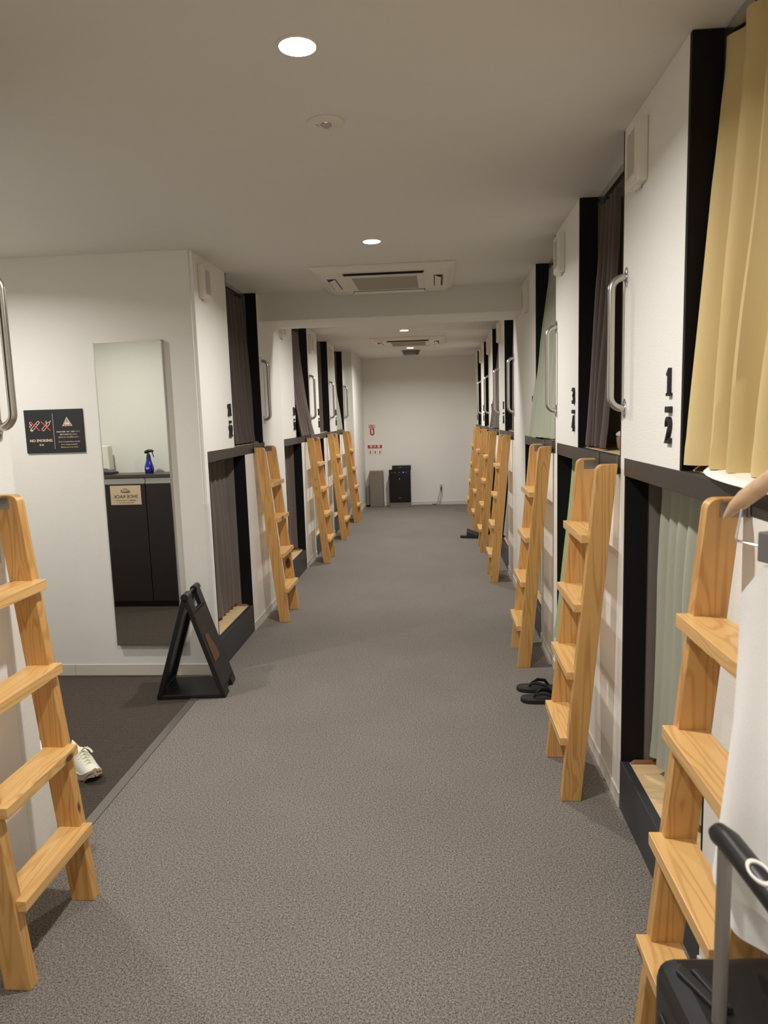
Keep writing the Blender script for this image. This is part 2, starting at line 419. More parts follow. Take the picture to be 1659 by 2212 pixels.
struct('baseboard_left', 'base', (XL, XL + .006, UL['L1'] + .0, UL['L2'] - WL, 0, bbh), (XL, XL + .006, UL['L0'], 2.14, 0, bbh),
       (XL + .002, -1.19, 10.453, 10.46, 0, bbh), (-1.19, -1.184, 10.453, 11.92, 0, bbh), (XL, XL + .006, UL['L4'], 10.453, 0, bbh))
struct('baseboard_right', 'base', (XR - .006, XR, UR['C'] + WR, UR['D'], 0, bbh), (XR - .006, XR, -3.1, UR['A'], 0, bbh),
       (XR - .006, XR, UR['G'] + WR, 11.92, 0, bbh))
struct('baseboard_entry', 'base', (-3.4, -2.205, 3.994, 4.0, 0, .066), (-2.203, XL - .0, 3.994, 4.0, 0, .066))
struct('trim_3', 'guard', (XL - .022, XL + .0015, 3.9975, 3.9995, 0.07, 1.03), (XL+.0002, XL + .002, 3.9985, 4.03, 0.07, 1.03))

# ------------------------------------------------------------------ bunk units
def make_unit(W, num, ya, rz, xw, where):
    """local frame: x into the bunk, y along the corridor; 0.625 m panel at the high-y end above"""
    o = W - .625; le = W - .055; l0 = le - .816
    t = thing('bunk_unit', 'built-in white and black bunk unit numbered %s, %s' % (num, where), 'bunk bed', (xw, ya, 0), rz, 'numbered bunk units along the corridor')
    p = MB().box(0, .02, o, W - .001, ZT, ZC - .001).box(0, .02, le, W - .001, 0, ZT).build('upper_panel', 'panel', t)
    # raised numerals, reading down the panel
    top, bot = num.split('-')
    cy = o + .09 - .005
    for z0, s in ((1.531, top), (1.396, bot)):
        n = len(s); dw = .034 if n == 1 else .024; gap = .036
        for i, ch in enumerate(s):
            mb = MB()
            cx = (i - (n - 1) / 2) * gap
            for st in DIG[ch]:
                ribbon(mb, [(cx + (x - .5) * dw, .004 + z * .035) for x, z in st], .0088, .011,
                       (0, cy, z0), (0, -1, 0), (0, 0, 1), closed=False)
            mb.build('numeral', 'numeral', p)
    MB().box(-.012, 0, cy - .018, cy + .018, 1.4855, 1.5035, bev=.002).build('dash', 'numeral', p)
    lp = MB().box(0, .02, .001, l0, 0, ZB).build('lower_panel', 'panel', t)
    MB().box(-.006, 0, .001, l0, 0, bbh).build('skirting', 'base', lp)
    MB().box(-.006, 0, le, W - .001, 0, bbh).build('skirting', 'base', p)
    MB().box(-.002, .03, .001, le, ZB, ZT, bev=.0015).build('beam', 'beam', t)
    MB().box(-.002, .028, l0, le, 0, .193, bev=.002).build('kick_board', 'kick', t)
    MB().box(0.0005, .08, o - .016, o - .0005, ZT, ZC - .002).build('jamb', 'black', t)
    MB().box(0.0005, .08, .001, .014, ZT, ZC - .002).build('jamb', 'black', t)
    MB().box(0.0005, .08, le - .015, le - .0005, .193, ZB).build('jamb', 'black', t)
    MB().box(0.0005, .08, l0 + .0005, l0 + .014, .193, ZB).build('jamb', 'black', t)
    MB().box(.08, 1.2, .001, .012, ZT, ZC - .003).box(.08, 1.2, o - .012, o - .001, ZT, ZC - .003).box(1.19, 1.2, .012, o - .012, ZT, ZC - .003) \
        .box(.08, 1.2, l0 + .001, l0 + .012, .16, ZB).box(.08, 1.2, le - .012, le - .001, .16, ZB).box(1.19, 1.2, l0 + .012, le - .012, .16, ZB).build('inner_wall', 'inner', t)
    MB().box(.031, 1.19, .014, o - .016, ZT - .04, ZT + .002).build('upper_deck', 'deck', t)
    MB().box(.028, 1.19, l0 + .014, le - .016, .14, .19).build('lower_deck', 'deck', t)
    for y0, y1, z in ((.014, .03, ZT + .002), (o - .032, o - .016, ZT + .002), (l0 + .014, l0 + .03, .19), (le - .032, le - .016, .19)):
        MB().prism([(.03, y0, z), (.30, y0, z), (.30, y0, z + .012), (.045, y0, z + .012)], (0, y1 - y0, 0), bev=.0015).build('edge_strip', 'edge', t)
    MB().box(.082, .100, .014, o - .016, ZC - .028, ZC - .004).build('curtain_rail', 'alu', t)
    MB().box(.118, .136, l0 + .014, le - .016, ZB - .024, ZB - .001).build('curtain_rail', 'alu', t)
    return t
order_r = [('A', '1-2'), ('B', '3-4'), ('C', '5-6'), ('D', '7-8'), ('E', '9-10'), ('F', '11-12'), ('G', '13-14')]
order_l = [('L0', '23-24'), ('L1', '21-22'), ('L2', '19-20'), ('L3', '17-18'), ('L4', '15-16')]
NUM = dict(order_r + order_l)
WHERE = dict(A='nearest on the right', B='second on the right', C='third on the right before the ceiling beam', D='first past the ceiling beam on the right',
             E='fifth on the right', F='second from the far end on the right', G='last on the right by the far wall', L0='cut by the left photo edge',
             L1='beside the mirror wall', L2='just past the left wall column', L3='second from the far end on the left', L4='last on the left by the far wall')
for k, nm in order_r: make_unit(WR, nm, UR[k], 0, XR, WHERE[k])
for k, nm in order_l: make_unit(WL, nm, UL[k], PI, XL, WHERE[k])
def loc2w(k, x, y):
    return (XR + x, UR[k] + y) if k in UR else (XL - x, UL[k] - y)
def rz(k): return 0.0 if k in UR else PI

# ------------------------------------------------------------------ ladders
def make_ladder():
    t = thing('wooden_ladder', '', 'ladder')
    zt = 1.303
    def fx(z): return -.212 + (.212 - .089) * z / zt
    def bx(z): return fx(z) + .0755
    for y in (0.0, .358):
        rc = .026
        pts = [(fx(0), y, 0), (fx(0) + .0755, y, 0), (bx(zt), y, zt)]
        cx, cz = fx(zt) + rc, zt - rc
        for a in range(90, 181, 15):
            pts.append((cx + rc * math.cos(math.radians(a)) - .0, y, cz + rc * math.sin(math.radians(a))))
        s = MB().prism(pts, (0, .037, 0), bev=.0025).build('stile', 'stile', t)
        yi, ys = (y + .037, 1) if y == 0 else (y, -1)
        a, b_ = sorted((yi, yi + ys * .003))
        mb = MB().box(-.062, -.006, a, b_, 1.262, 1.296, bev=.0012)
        c, d = sorted((yi, yi + ys * .014))
        mb.box(-.007, -.003, c, d, 1.262, 1.2995, bev=.001).box(-.007, -.0025, c, d, 1.296, 1.331)
        mb.box(-.007, .012, c, d, 1.3272, 1.331)
        for zz in (1.270, 1.288): mb.tube([(-.05, yi, zz), (-.05, yi + ys * .0045, zz)], .003, 8)
        mb.build('hook_bracket', 'steel_dull', s)
    for i in range(4):
        z1 = .253 + .2635 * i; z0 = z1 - .031
        f = fx(z1) - .027; k = fx(z1) + .004; b_ = bx(z0) - .004
        pts = [(f, .012, z0), (f, .384, z0), (k, .384, z0), (k, .3585, z0), (b_, .3585, z0), (b_, .0365, z0), (k, .0365, z0), (k, .012, z0)]
        MB().prism(pts, (0, 0, .031), bev=.0018).build('rung', 'rung', t)
    return t
LY = dict(A=1.205, B=2.62, C=4.088, D=6.26, E=7.67, F=9.05, G=10.52, L0=2.04, L1=5.475, L2=7.6, L3=9.01, L4=10.42)
proto = None
for k in list(UR) + list(UL):
    if proto is None: o = proto = make_ladder()
    else: o = copy_tree(proto)
    o.location = (XR if k in UR else XL, LY[k], 0); o.rotation_euler = (0, 0, rz(k))
    extra = {'A': 'nearest on the right behind the towel', 'B': 'with black flip-flops behind it', 'E': 'with a slide sandal beside it', 'L0': 'nearest on the left at the photo edge'}.get(k, '')
    tag(o, ('pine ladder leaning on bunk unit %s%s' % (NUM[k], ', ' + extra if extra else '')), 'ladder', 'pine bunk ladders')

# ------------------------------------------------------------------ grab bars and vent boxes
def make_bar():
    t = thing('grab_bar', '', 'grab bar')
    d = .052; r = .042; z0, z1 = 1.502, 1.949
    pts = [(-.002, 0, z1)] + [(-d + r - r * math.sin(math.radians(a)), 0, z1 - r + r * math.cos(math.radians(a))) for a in range(0, 91, 10)] \
        + [(-d + r - r * math.cos(math.radians(a)), 0, z0 + r - r * math.sin(math.radians(a))) for a in range(0, 91, 10)] + [(-.002, 0, z0)]
    tb = MB().tube(pts, .0125, 16).build('tube', 'steel', t)
    for z in (z0, z1):
        Rm = Matrix.Translation((0, 0, z)) @ Matrix.Rotation(-PI / 2, 4, 'Y')
        mb = MB().lathe([(0, -.001), (.030, -.001), (.030, .003), (.027, .005), (.014, .006), (0, .006)], 28, T=Rm, sx=1.15, sy=.72)
        fl = mb.build('flange', 'chrome', t)
        sm = MB()
        for dz in (-.024, .024):
            sm.lathe([(0, .004), (.0045, .004), (.004, .0068), (0, .0075)], 12, T=Matrix.Translation((0, 0, z + dz)) @ Matrix.Rotation(-PI / 2, 4, 'Y'))
        sm.build('screw', 'steel_dull', fl)
    return t
proto = None
BAR = dict(B='on the edge of the panel numbered 1-2', C='on the edge of the panel numbered 3-4', D='on the right wall column before the curtain of 7-8', E='on the edge of the panel numbered 7-8',
           F='on the edge of the panel numbered 9-10', G='on the edge of the panel numbered 11-12', L0='at the left photo edge above the nearest left ladder', L1='just past the curtain of bunk 21-22 on the left',
           L2='just past the curtain of bunk 19-20 on the left', L3='between bunks 17-18 and 15-16 on the left', L4='furthest on the left, past bunk 15-16')
for k in BAR:
    if proto is None: o = proto = make_bar()
    else: o = copy_tree(proto)
    if k in UR: o.location = (XR, UR[k] - .05, 0)
    else: o.location = (XL, UL[k] + .05 - (.018 if k == 'L4' else 0), 0); o.rotation_euler = (0, 0, PI)
    tag(o, 'curved steel grab bar ' + BAR[k], 'grab bar', 'steel grab bars')
def make_vent():
    t = thing('vent_box', '', 'vent')
    MB().box(-.032, 0, 0, .137, 2.20, 2.385, bev=.004).box(-.022, -.006, .045, .085, 2.192, 2.203, bev=.002).build('housing', 'white_plastic', t)
    f = MB()
    f.box(-.036, -.031, .004, .024, 2.206, 2.379).box(-.036, -.031, .113, .133, 2.206, 2.379).box(-.036, -.031, .024, .113, 2.206, 2.228).box(-.036, -.031, .024, .113, 2.362, 2.379)
    f.build('bezel', 'white_plastic', t)
    MB().box(-.0335, -.031, .024, .113, 2.228, 2.362).build('screen', 'vent_grey', t)
    return t
proto = None
for k in list(UR) + ['L1', 'L2', 'L3', 'L4']:
    if proto is None: o = proto = make_vent()
    else: o = copy_tree(proto)
    o.location = loc2w(k, 0, 1.135 if k in UR else 1.205) + (0,); o.rotation_euler = (0, 0, rz(k))
    tag(o, 'white square vent box high on the panel numbered ' + NUM[k], 'vent', 'white vent boxes on the bunk panels')

# ------------------------------------------------------------------ curtains
def curtain(k, label, m, top, bot, z1, z0, d1, d0, folds, amp, seed=0, hem=True, bulge=0.0, tilt=0.0):
    rnd = random.Random(seed)
    ph = [rnd.uniform(-.35, .35) for _ in range(folds * 2 + 4)]
    ampf = [rnd.uniform(.7, 1.25) for _ in range(folds + 3)]
    def fn(u, v):
        # u along the width, v from top to bottom
        e = v ** 1.25
        y = (top[0] + (top[1] - top[0]) * u) * (1 - e) + (bot[0] + (bot[1] - bot[0]) * u) * e
        x = d1 * (1 - e) + (d0 + tilt * (1 - u)) * e
        ps = u * folds
        i = int(ps); fr = ps - i
        w = math.sin(2 * PI * (ps + ph[0] + .25 * math.sin(2 * PI * u * 1.3 + seed) * v))
        w = math.copysign(abs(w) ** .8, w) * ampf[min(i, folds)]
        a = amp * (.55 + .45 * min(1, v * 3)) * (1 + .35 * math.sin(v * 5 + seed + u * 3))
        pinch = 1.0 + 0.25 * math.exp(-((v - .06) / .05) ** 2)
        x += w * a / pinch + .006 * math.sin(v * 7 + u * 9 + seed) * v + bulge * math.sin(PI * v) * (u - .5)
        y += .010 * math.sin(v * 6 + seed * 2 + u * 5) * v
        zz = z1 + (z0 - z1) * v
        if hem and v > .94: x -= .0015
        return (x, y, zz)
    o = MB().grid(fn, folds * 14, 44, thick=.002).build('curtain', m)
    o.location = loc2w(k, 0, 0) + (0,); o.rotation_euler = (0, 0, rz(k))
    return tag(o, label, 'curtain', 'bunk curtains')
ZU = ZC - .034; ZLc = ZB - .028
c1 = curtain('A', 'sand yellow curtain on the upper bunk of unit 1-2', 'yellow', (.06, .755), (.05, .752), ZU, 1.346, .088, .046, 5, .03, 1)
curtain('B', 'dark brown curtain drawn on the upper bunk of unit 3-4', 'taupe_dark', (.44, .75), (.40, .755), ZU - .02, 1.34, .092, .045, 4, .016, 2)
curtain('C', 'pale green curtain hanging out of the upper bunk of unit 5-6', 'palegreen', (.30, .76), (.10, .78), ZU, 1.338, .092, -.044, 6, .012, 3, tilt=.10)
curtain('D', 'taupe curtain gathered at the near side of upper bunk 7-8', 'taupe', (.08, .42), (.08, .52), ZU, 1.345, .06, .045, 4, .013, 4)
curtain('E', 'taupe curtain flaring out of the upper bunk of unit 9-10', 'taupe_dark', (.05, .40), (.05, .83), ZU, 1.336, .05, -.042, 5, .010, 5, tilt=.085)
curtain('G', 'taupe curtain on the far upper bunk of unit 13-14', 'taupe', (.08, .40), (.08, .55), ZU, 1.345, .06, .04, 3, .012, 6)
curtain('L1', 'dark taupe curtain on the upper bunk of unit 21-22', 'taupe_dark', (.02, .60), (.025, .62), ZU - .02, 1.34, .098, .05, 6, .014, 7)
curtain('L2', 'taupe curtain trailing over the beam of upper bunk 19-20', 'taupe', (.02, .76), (-.04, .76), ZU - .02, 1.334, .096, -.032, 8, .012, 8)
curtain('L4', 'pale green curtain flaring in the upper bunk of unit 15-16', 'palegreen', (.50, .76), (.06, .70), ZU, 1.336, .07, .02, 4, .012, 9)
curtain('A', 'sage green curtain on the lower bunk of unit 1-2', 'sage', (.60, 1.315), (.58, 1.33), ZLc, .225, .128, .112, 8, .021, 11)
curtain('B', 'olive green curtain slanting out of lower bunk 3-4', 'olive', (.74, 1.335), (.62, 1.35), ZLc, .24, .080, -.022, 6, .009, 12)
curtain('C', 'sage green curtain on the lower bunk of unit 5-6', 'sage', (.60, 1.20), (.60, 1.30), ZLc, .23, .12, .06, 5, .014, 13)
curtain('D', 'sage green curtain on the lower bunk of unit 7-8', 'sage', (.60, 1.15), (.60, 1.25), ZLc, .23, .10, .04, 5, .014, 14)
curtain('L1', 'taupe curtain on the lower bunk of unit 21-22', 'taupe', (.575, 1.30), (.575, 1.28), ZLc, .215, .132, .115, 7, .013, 17)
curtain('L2', 'taupe curtain on the lower bunk of unit 19-20', 'taupe', (.575, 1.30), (.575, 1.28), ZLc, .215, .132, .115, 7, .013, 18)
curtain('L3', 'sage green curtain on the lower bunk of unit 17-18', 'sage', (.60, 1.2), (.62, 1.2), ZLc, .215, .12, .09, 5, .013, 19)

# ------------------------------------------------------------------ ceiling things
LIGHTS = [(-.33, 1.935, 'nearest and brightest round ceiling downlight'), (-.322, 4.0, 'round ceiling downlight in front of the nearer air conditioner'),
          (-.322, 6.09, 'round ceiling downlight hidden behind the ceiling beam'), (-.322, 8.11, 'round ceiling downlight before the far air conditioner'),
          (-.327, 10.2, 'round ceiling downlight furthest along the corridor'), (-.33, -.12, 'round ceiling downlight behind the viewpoint'), (-.33, -2.1, 'round ceiling downlight at the near end')]
EX = [(-2.5, 3.08, 'round ceiling downlight over the entry recess')]
proto = None
for x, y, lab in LIGHTS + EX:
    if proto is None:
        o = proto = thing('ceiling_downlight', lab, 'ceiling light')
        MB().lathe([(.046, -.0005), (.054, -.0005), (.055, -.003), (.052, -.006), (.047, -.006), (.046, -.0005)], 40).build('trim_ring', 'white_plastic', o)
        MB().lathe([(0, -.004), (.0465, -.004), (.0465, -.001), (0, -.001)], 40).build('diffuser', 'lamp', o)
    else: o = copy_tree(proto)
    o.location = (x, y, ZC); tag(o, lab, 'ceiling light', 'round ceiling downlights')
    ld = bpy.data.lights.new('downlight_beam', 'AREA'); ld.shape = 'DISK'; ld.size = .09
    ld.energy = {10.2: 31.0, 8.11: 28.0, -.12: 15.0, 3.08: 21.0, 6.09: 21.0}.get(y, 25.5)
    ld.color = (1.0, .972, .935); ld.spread = math.radians(158)
    lo = bpy.data.objects.new('downlight_beam', ld); COL.objects.link(lo); lo.location = (x, y, ZC - .0075); lo.parent = None

# emergency light
t = thing('emergency_light', 'flat white round emergency light on the ceiling with a small clear lens', 'emergency light', (-.33, 2.42, ZC))
MB().lathe([(0, -.0005), (.058, -.0005), (.0575, -.004), (.054, -.006), (0, -.007)], 48).build('cover', 'white_plastic', t)
MB().lathe([(.016, -.006), (.0155, -.010), (.011, -.016), (.004, -.019), (0, -.0195)], 28).build('lens', 'glass', t)
MB().lathe([(.017, -.006), (.019, -.006), (.018, -.009), (.016, -.009), (.017, -.006)], 28).build('lens_ring', 'chrome', t)
MB().box(-.034, -.024, -.003, .001, -.0078, -.006).box(-.030, -.024, .012, .015, -.0078, -.006).box(.010, .016, .017, .019, -.0078, -.006).box(.022, .024, .017, .020, -.0078, -.006).build('indicator', 'vent_grey', t)

# round grey detector drum further back
t = thing('ceiling_sensor', 'dark grey round drum sensor under the far air conditioner', 'ceiling sensor', (-.33, 10.66, ZC))
MB().lathe([(0, -.001), (.135, -.001), (.135, -.012), (.122, -.016), (.114, -.06), (.1, -.066), (0, -.066)], 40).build('drum', 'grey_drum', t)
MB().lathe([(.135, -.004), (.140, -.004), (.140, -.014), (.135, -.014), (.135, -.004)], 40).build('rim', 'steel_dull', t)

# cassette air conditioners
def make_ac():
    t = thing('ceiling_air_conditioner', '', 'air conditioner')
    wx, wy = .462, .445; zb = -.034
    def slot(mb, x0, x1, y0, y1): mb.box(x0, x1, y0, y1, zb + .004, zb + .006)
    b = bmesh.new()
    o1 = [(-wx, -wy), (wx, -wy), (wx, wy), (-wx, wy)]
    i1 = [(-wx + .05, -wy + .05), (wx - .05, -wy + .05), (wx - .05, wy - .05), (-wx + .05, wy - .05)]
    A = [b.verts.new((x, y, -.001)) for x, y in o1]; A2 = [b.verts.new((x, y, -.010)) for x, y in o1]; Bv = [b.verts.new((x, y, zb)) for x, y in i1]
    for k in range(4):
        b.faces.new((A[k], A[(k + 1) % 4], A2[(k + 1) % 4], A2[k])); b.faces.new((A2[k], A2[(k + 1) % 4], Bv[(k + 1) % 4], Bv[k]))
    b.faces.new(Bv); b.faces.new(A[::-1])
    bmesh.ops.recalc_face_normals(b, faces=b.faces)
    mb = MB(); mb._add(b)
    for sx in (-1, 1):
        for sy in (-1, 1):
            mb.box(*sorted((sx * (wx - .052), sx * (wx - .18))), *sorted((sy * (wy - .055), sy * (wy - .16))), zb - .004, zb + .002, bev=.002)
    mb.build('frame', 'white_plastic', t)
    g = MB().box(-.255, .255, -.265, .265, zb - .006, zb, bev=.003).build('intake_frame', 'white_plastic', t)
    m2 = MB().box(-.215, .215, -.225, .225, zb - .0075, zb - .0055)
    for i in range(30): m2.box(-.213, .213, -.222 + i * .015, -.218 + i * .015, zb - .0095, zb - .007)
    m2.build('intake_grille', 'ac_grille', g)
    MB().box(-.02, .02, -.25, -.244, zb - .0075, zb - .006).build('badge', 'vent_grey', g)
    for sgn in (-1, 1):
        s = MB().box(-.262, .262, *sorted((sgn * .300, sgn * .350)), zb - .002, zb + .002).build('outlet_slot', 'dark_slot', t)
        MB().prism([(-.255, sgn * .306, zb - .003), (-.255, sgn * .338, zb - .016), (-.255, sgn * .341, zb - .014), (-.255, sgn * .309, zb - .001)], (.51, 0, 0)).build('vane', 'white_plastic', s)
        s = MB().box(*sorted((sgn * .325, sgn * .385)), -.19, .19, zb - .002, zb + .002).build('outlet_slot', 'dark_slot', t)
        MB().prism([(sgn * .331, -.18, zb - .003), (sgn * .368, -.18, zb - .018), (sgn * .372, -.18, zb - .016), (sgn * .335, -.18, zb - .001)], (0, .36, 0)).build('vane', 'white_plastic', s)
    return t
ac = make_ac(); ac.location = (-.313, 5.038, ZC); tag(ac, 'nearer white cassette air conditioner in the ceiling before the beam', 'air conditioner', 'cassette air conditioners')
ac2 = copy_tree(ac); ac2.location = (-.313, 9.245, ZC); tag(ac2, 'far white cassette air conditioner in the ceiling past the beam', 'air conditioner', 'cassette air conditioners')

# ------------------------------------------------------------------ far wall
YF = 11.93
JP = '\u6d88\u706b\u5668'
t = thing('extinguisher_sign', 'upright red and white fire extinguisher sign with an arrow on the far wall', 'sign', (-1.054, YF, 1.26))
MB().box(-.054, .054, -.004, 0, -.107, .105).build('plate', 'white_sign', t)
MB().box(-.054, .054, -.006, -.004, .06, .105).build('header', 'firered', t)
MB().prism([(-.036, -.004, .05), (.036, -.004, .05), (.036, -.004, -.045), (.046, -.004, -.045), (0, -.004, -.078), (-.046, -.004, -.045), (-.036, -.004, -.045)], (0, -.0015, 0)).build('arrow', 'firered', t)
MB().box(-.014, .014, -.007, -.0055, -.045, .018).box(-.006, .006, -.007, -.0055, .018, .032).box(-.018, .008, -.007, -.0055, .028, .036).build('pictogram', 'white_sign', t)
text_mesh(JP, .036, (0, -.0065, .083), (1, 0, 0), (0, 0, 1), t, 'white_sign', bold=.0006)
t = thing('extinguisher_instructions', 'wide red and white fire extinguisher instruction sign on the far wall', 'sign', (-1.015, YF, .95))
MB().box(-.122, .122, -.004, 0, -.083, .081).build('plate', 'white_sign', t)
MB().box(-.120, .120, -.006, -.004, .022, .079).build('header', 'firered', t)
text_mesh('\u6d88 \u706b \u5668', .05, (0, -.0065, .052), (1, 0, 0), (0, 0, 1), t, 'white_sign', bold=.0008)
pm = MB()
for cx in (-.08, 0, .08):
    pm.box(cx - .008, cx + .010, -.006, -.004, -.066, -.028).box(cx - .003, cx + .005, -.006, -.004, -.028, -.016)
ribbon(pm, [(-.006 - .024, -.012), (-.05 + .008, -.03), (-.03, -.046)], .004, .002, (0, -.004, 0), (1, 0, 0), (0, 0, 1))
ribbon(pm, [(.094, -.02), (.104, -.03), (.108, -.048)], .005, .002, (0, -.004, 0), (1, 0, 0), (0, 0, 1))
ribbon(pm, [(-.095, -.02), (-.085, -.014), (-.072, -.018)], .005, .002, (0, -.004, 0), (1, 0, 0), (0, 0, 1))
pm.build('pictogram', 'firered', t)
fr = MB()
for x0 in (-.112, -.034, .044): ribbon(fr, [(x0, -.075), (x0 + .068, -.075), (x0 + .068, .012), (x0, .012)], .002, .0012, (0, -.004, 0), (1, 0, 0), (0, 0, 1), closed=True)
fr.build('panel_border', 'vent_grey', t)

t = thing('extinguisher_cabinet', 'tall taupe metal fire extinguisher box standing in the far left corner', 'box', (-.995, 11.75, 0))
MB().box(-.113, .113, 0, .17, .0, .60, bev=.004).build('casing', 'ext_box', t)
MB().box(-.104, .104, -.004, 0, .012, .585, bev=.001).build('front_panel', 'ext_box', t)
text_mesh(JP, .034, (-.055, -.0045, .558), (1, 0, 0), (0, 0, 1), t, 'firered')
t = thing('extinguisher_side_box', 'low taupe metal box beside the tall extinguisher box in the corner', 'box', (-1.145, 11.80, 0))
MB().box(-.035, .03, 0, .12, .004, .335, bev=.004).build('casing', 'ext_box', t)
MB().box(-.037, .032, .0, .122, 0, .03, bev=.002).build('foot', 'black_plastic', t)

t = thing('air_purifier', 'black standing air purifier with a blue light against the far wall', 'air purifier', (-.60, 11.68, 0))
MB().box(-.178, .178, .004, .20, .075, .60, bev=.008).build('body', 'black_plastic', t)
MB().box(-.172, .172, -.004, .006, .085, .555, bev=.004).build('front_cover', 'dark_gloss', t)
MB().prism([(-.178, -.004, .562), (-.178, -.004, .592), (-.178, .03, .622), (-.178, .07, .622), (-.178, .07, .562)], (.356, 0, 0), bev=.002).build('control_panel', 'dark_gloss', t)
MB().box(-.13, .185, .10, .17, .60, .685, bev=.006).build('top_vent', 'black_plastic', t)
MB().tube([(-.018, .0985, .655), (-.01, .0985, .650), (.02, .0985, .650), (.028, .0985, .655)], .003, 8).build('lift_grip', 'steel_dull', t)
MB().box(-.182, .182, -.002, .2, 0, .014, bev=.002).box(-.182, -.174, -.006, .01, .01, .085).box(.174, .182, -.006, .01, .01, .085).box(-.182, .182, -.006, 0, .008, .018) \
    .box(.178, .185, .0, .05, .085, .60).build('chrome_frame', 'chrome', t)
MB().box(-.17, .17, .012, .19, .014, .075).build('base', 'steel_dull', t)
MB().lathe([(0, 0), (.007, 0), (.006, .003), (0, .004)], 14, T=Matrix.Translation((.06, -.004, .577)) @ Matrix.Rotation(PI / 2, 4, 'X')).build('blue_light', 'blue_led', t)
im = MB()
for x in (-.13, -.085, -.07, -.01, .0, .1, .11): im.box(x - .004, x + .004, -.0052, -.0035, .574, .580)
im.build('button_marks', 'vent_grey', t)
MB().lathe([(0, 0), (.008, 0), (.007, .002), (0, .003)], 16, T=Matrix.Translation((-.005, -.004, .47)) @ Matrix.Rotation(PI / 2, 4, 'X')).build('emblem', 'vent_grey', t)
text_mesh('Panasonic', .011, (0, -.0046, .155), (1, 0, 0), (0, 0, 1), t, 'white_sign')

t = thing('wall_outlet', 'white wall socket with two plugs low on the far wall', 'socket', (.077, YF, .293))
MB().box(-.036, .036, -.007, 0, -.06, .06, bev=.002).build('plate', 'white_plastic', t)
MB().box(-.02, .02, -.009, -.006, -.045, .045, bev=.001).build('insert', 'vent_grey', t)
MB().box(-.012, .0, -.03, -.008, -.045, .005, bev=.002).box(.004, .014, -.03, -.008, -.03, .02, bev=.002).build('plug', 'cord', t)
def cordpath(pts, n=40):
    P = [Vector(p) for p in pts]; out = []
    for i in range(len(P) - 1):
        a, b, c, d = P[max(i - 1, 0)], P[i], P[i + 1], P[min(i + 2, len(P) - 1)]
        for j in range(8):
            s = j / 8
            out.append(.5 * ((2 * b) + (-a + c) * s + (2 * a - 5 * b + 4 * c - d) * s * s + (-a + 3 * b - 3 * c + d) * s ** 3))
    out.append(P[-1]); return out
t = MB().tube(cordpath([(.071, 11.90, .25), (.055, 11.89, .20), (.03, 11.89, .13), (.02, 11.88, .06), (-.02, 11.87, .012), (-.10, 11.87, .006), (-.25, 11.89, .005), (-.40, 11.84, .005)]), .0035, 8).build('power_cord', 'cord')
tag(t, 'thin dark cord from the socket along the far wall to the purifier', 'cord')
t = MB().tube(cordpath([(.086, 11.90, .26), (.09, 11.89, .20), (.07, 11.89, .12), (.055, 11.88, .06), (.05, 11.88, .01), (.03, 11.87, .006)]), .0035, 8).build('power_cord', 'cord')
tag(t, 'short dark cord hanging from the socket straight down to the floor', 'cord')
t = MB().box(-.075, .0, 11.845, 11.875, 0.0, .022, bev=.004).build('cord_adapter', 'cord')
tag(t, 'small dark adapter block on the floor under the wall socket', 'adapter')

# ------------------------------------------------------------------ entry recess
t = thing('wall_mirror', 'tall frameless mirror with thin silver edge on the left recess wall', 'mirror', (-1.717, 4.0, 1.08))
MB().box(-.196, .196, -.029, 0, -.88, .88).build('backing', 'alu', t)
MB().box(-.1945, .1945, -.0305, -.029, -.8785, .8785).build('glass', 'mirror', t)
e = MB()
for a in ((-.199, -.195, -.031, 0, -.882, .882), (.195, .199, -.031, 0, -.882, .882), (-.199, .199, -.031, 0, .879, .884), (-.199, .199, -.031, 0, -.886, -.879)): e.box(*a)
e.build('edge_frame', 'alu', t)

# no smoking sign
t = thing('no_smoking_sign', 'black NO SMOKING sign with cream lettering left of the mirror', 'sign', (-2.197, 4.0, 1.473))
MB().box(-.175, .175, -.010, 0, -.125, .125, bev=.0015).build('plate', 'sign_black', t)
R, U = (1, 0, 0), (0, 0, 1)
def line(mb, pts, w, closed=False): ribbon(mb, pts, w, .0008, (0, -.0100, 0), R, U, closed)
q = MB(); line(q, [(-.003, -.103), (-.003, .101)], .0022); q.build('divider', 'vent_grey', t)
q = MB()
c45 = math.sqrt(.5)
def rot(pts, cx, cy, a=45):
    a = math.radians(a)
    return [(cx + x * math.cos(a) - y * math.sin(a), cy + x * math.sin(a) + y * math.cos(a)) for x, y in pts]
line(q, rot([(-.030, -.0065), (.034, -.0065), (.034, .0065), (-.030, .0065)], -.112, .032), .0026, True)
line(q, rot([(.014, -.0065), (.014, .0065)], -.112, .032), .0026)
line(q, rot([(-.038, -.0065), (-.033, -.0065), (-.033, .0065), (-.038, .0065)], -.112, .032), .0024, True)
line(q, [(-.140, .022), (-.146, .030), (-.138, .038), (-.144, .048), (-.140, .058)], .0028)
line(q, [(-.134, .030), (-.132, .038), (-.137, .044)], .0024)
line(q, rot([(-.032, -.0065), (.022, -.0065), (.030, -.003), (.030, .003), (.022, .0065), (-.032, .0065)], -.046, .030), .0026, True)
line(q, rot([(.030, 0), (.044, 0)], -.046, .030), .0034)
line(q, rot([(.004, -.0065), (.004, .0065)], -.046, .030), .0022)
line(q, [(-.042, .062), (-.047, .052), (-.041, .053), (-.046, .043)], .0026)
q.build('smoking_pictograms', 'cream', t)
q = MB(); ribbon(q, [(-.138, .058), (-.086, .004)], .005, .0016, (0, -.0100, 0), R, U); ribbon(q, [(-.074, .058), (-.022, .004)], .005, .0016, (0, -.0100, 0), R, U); q.build('red_bar', 'redbar', t)
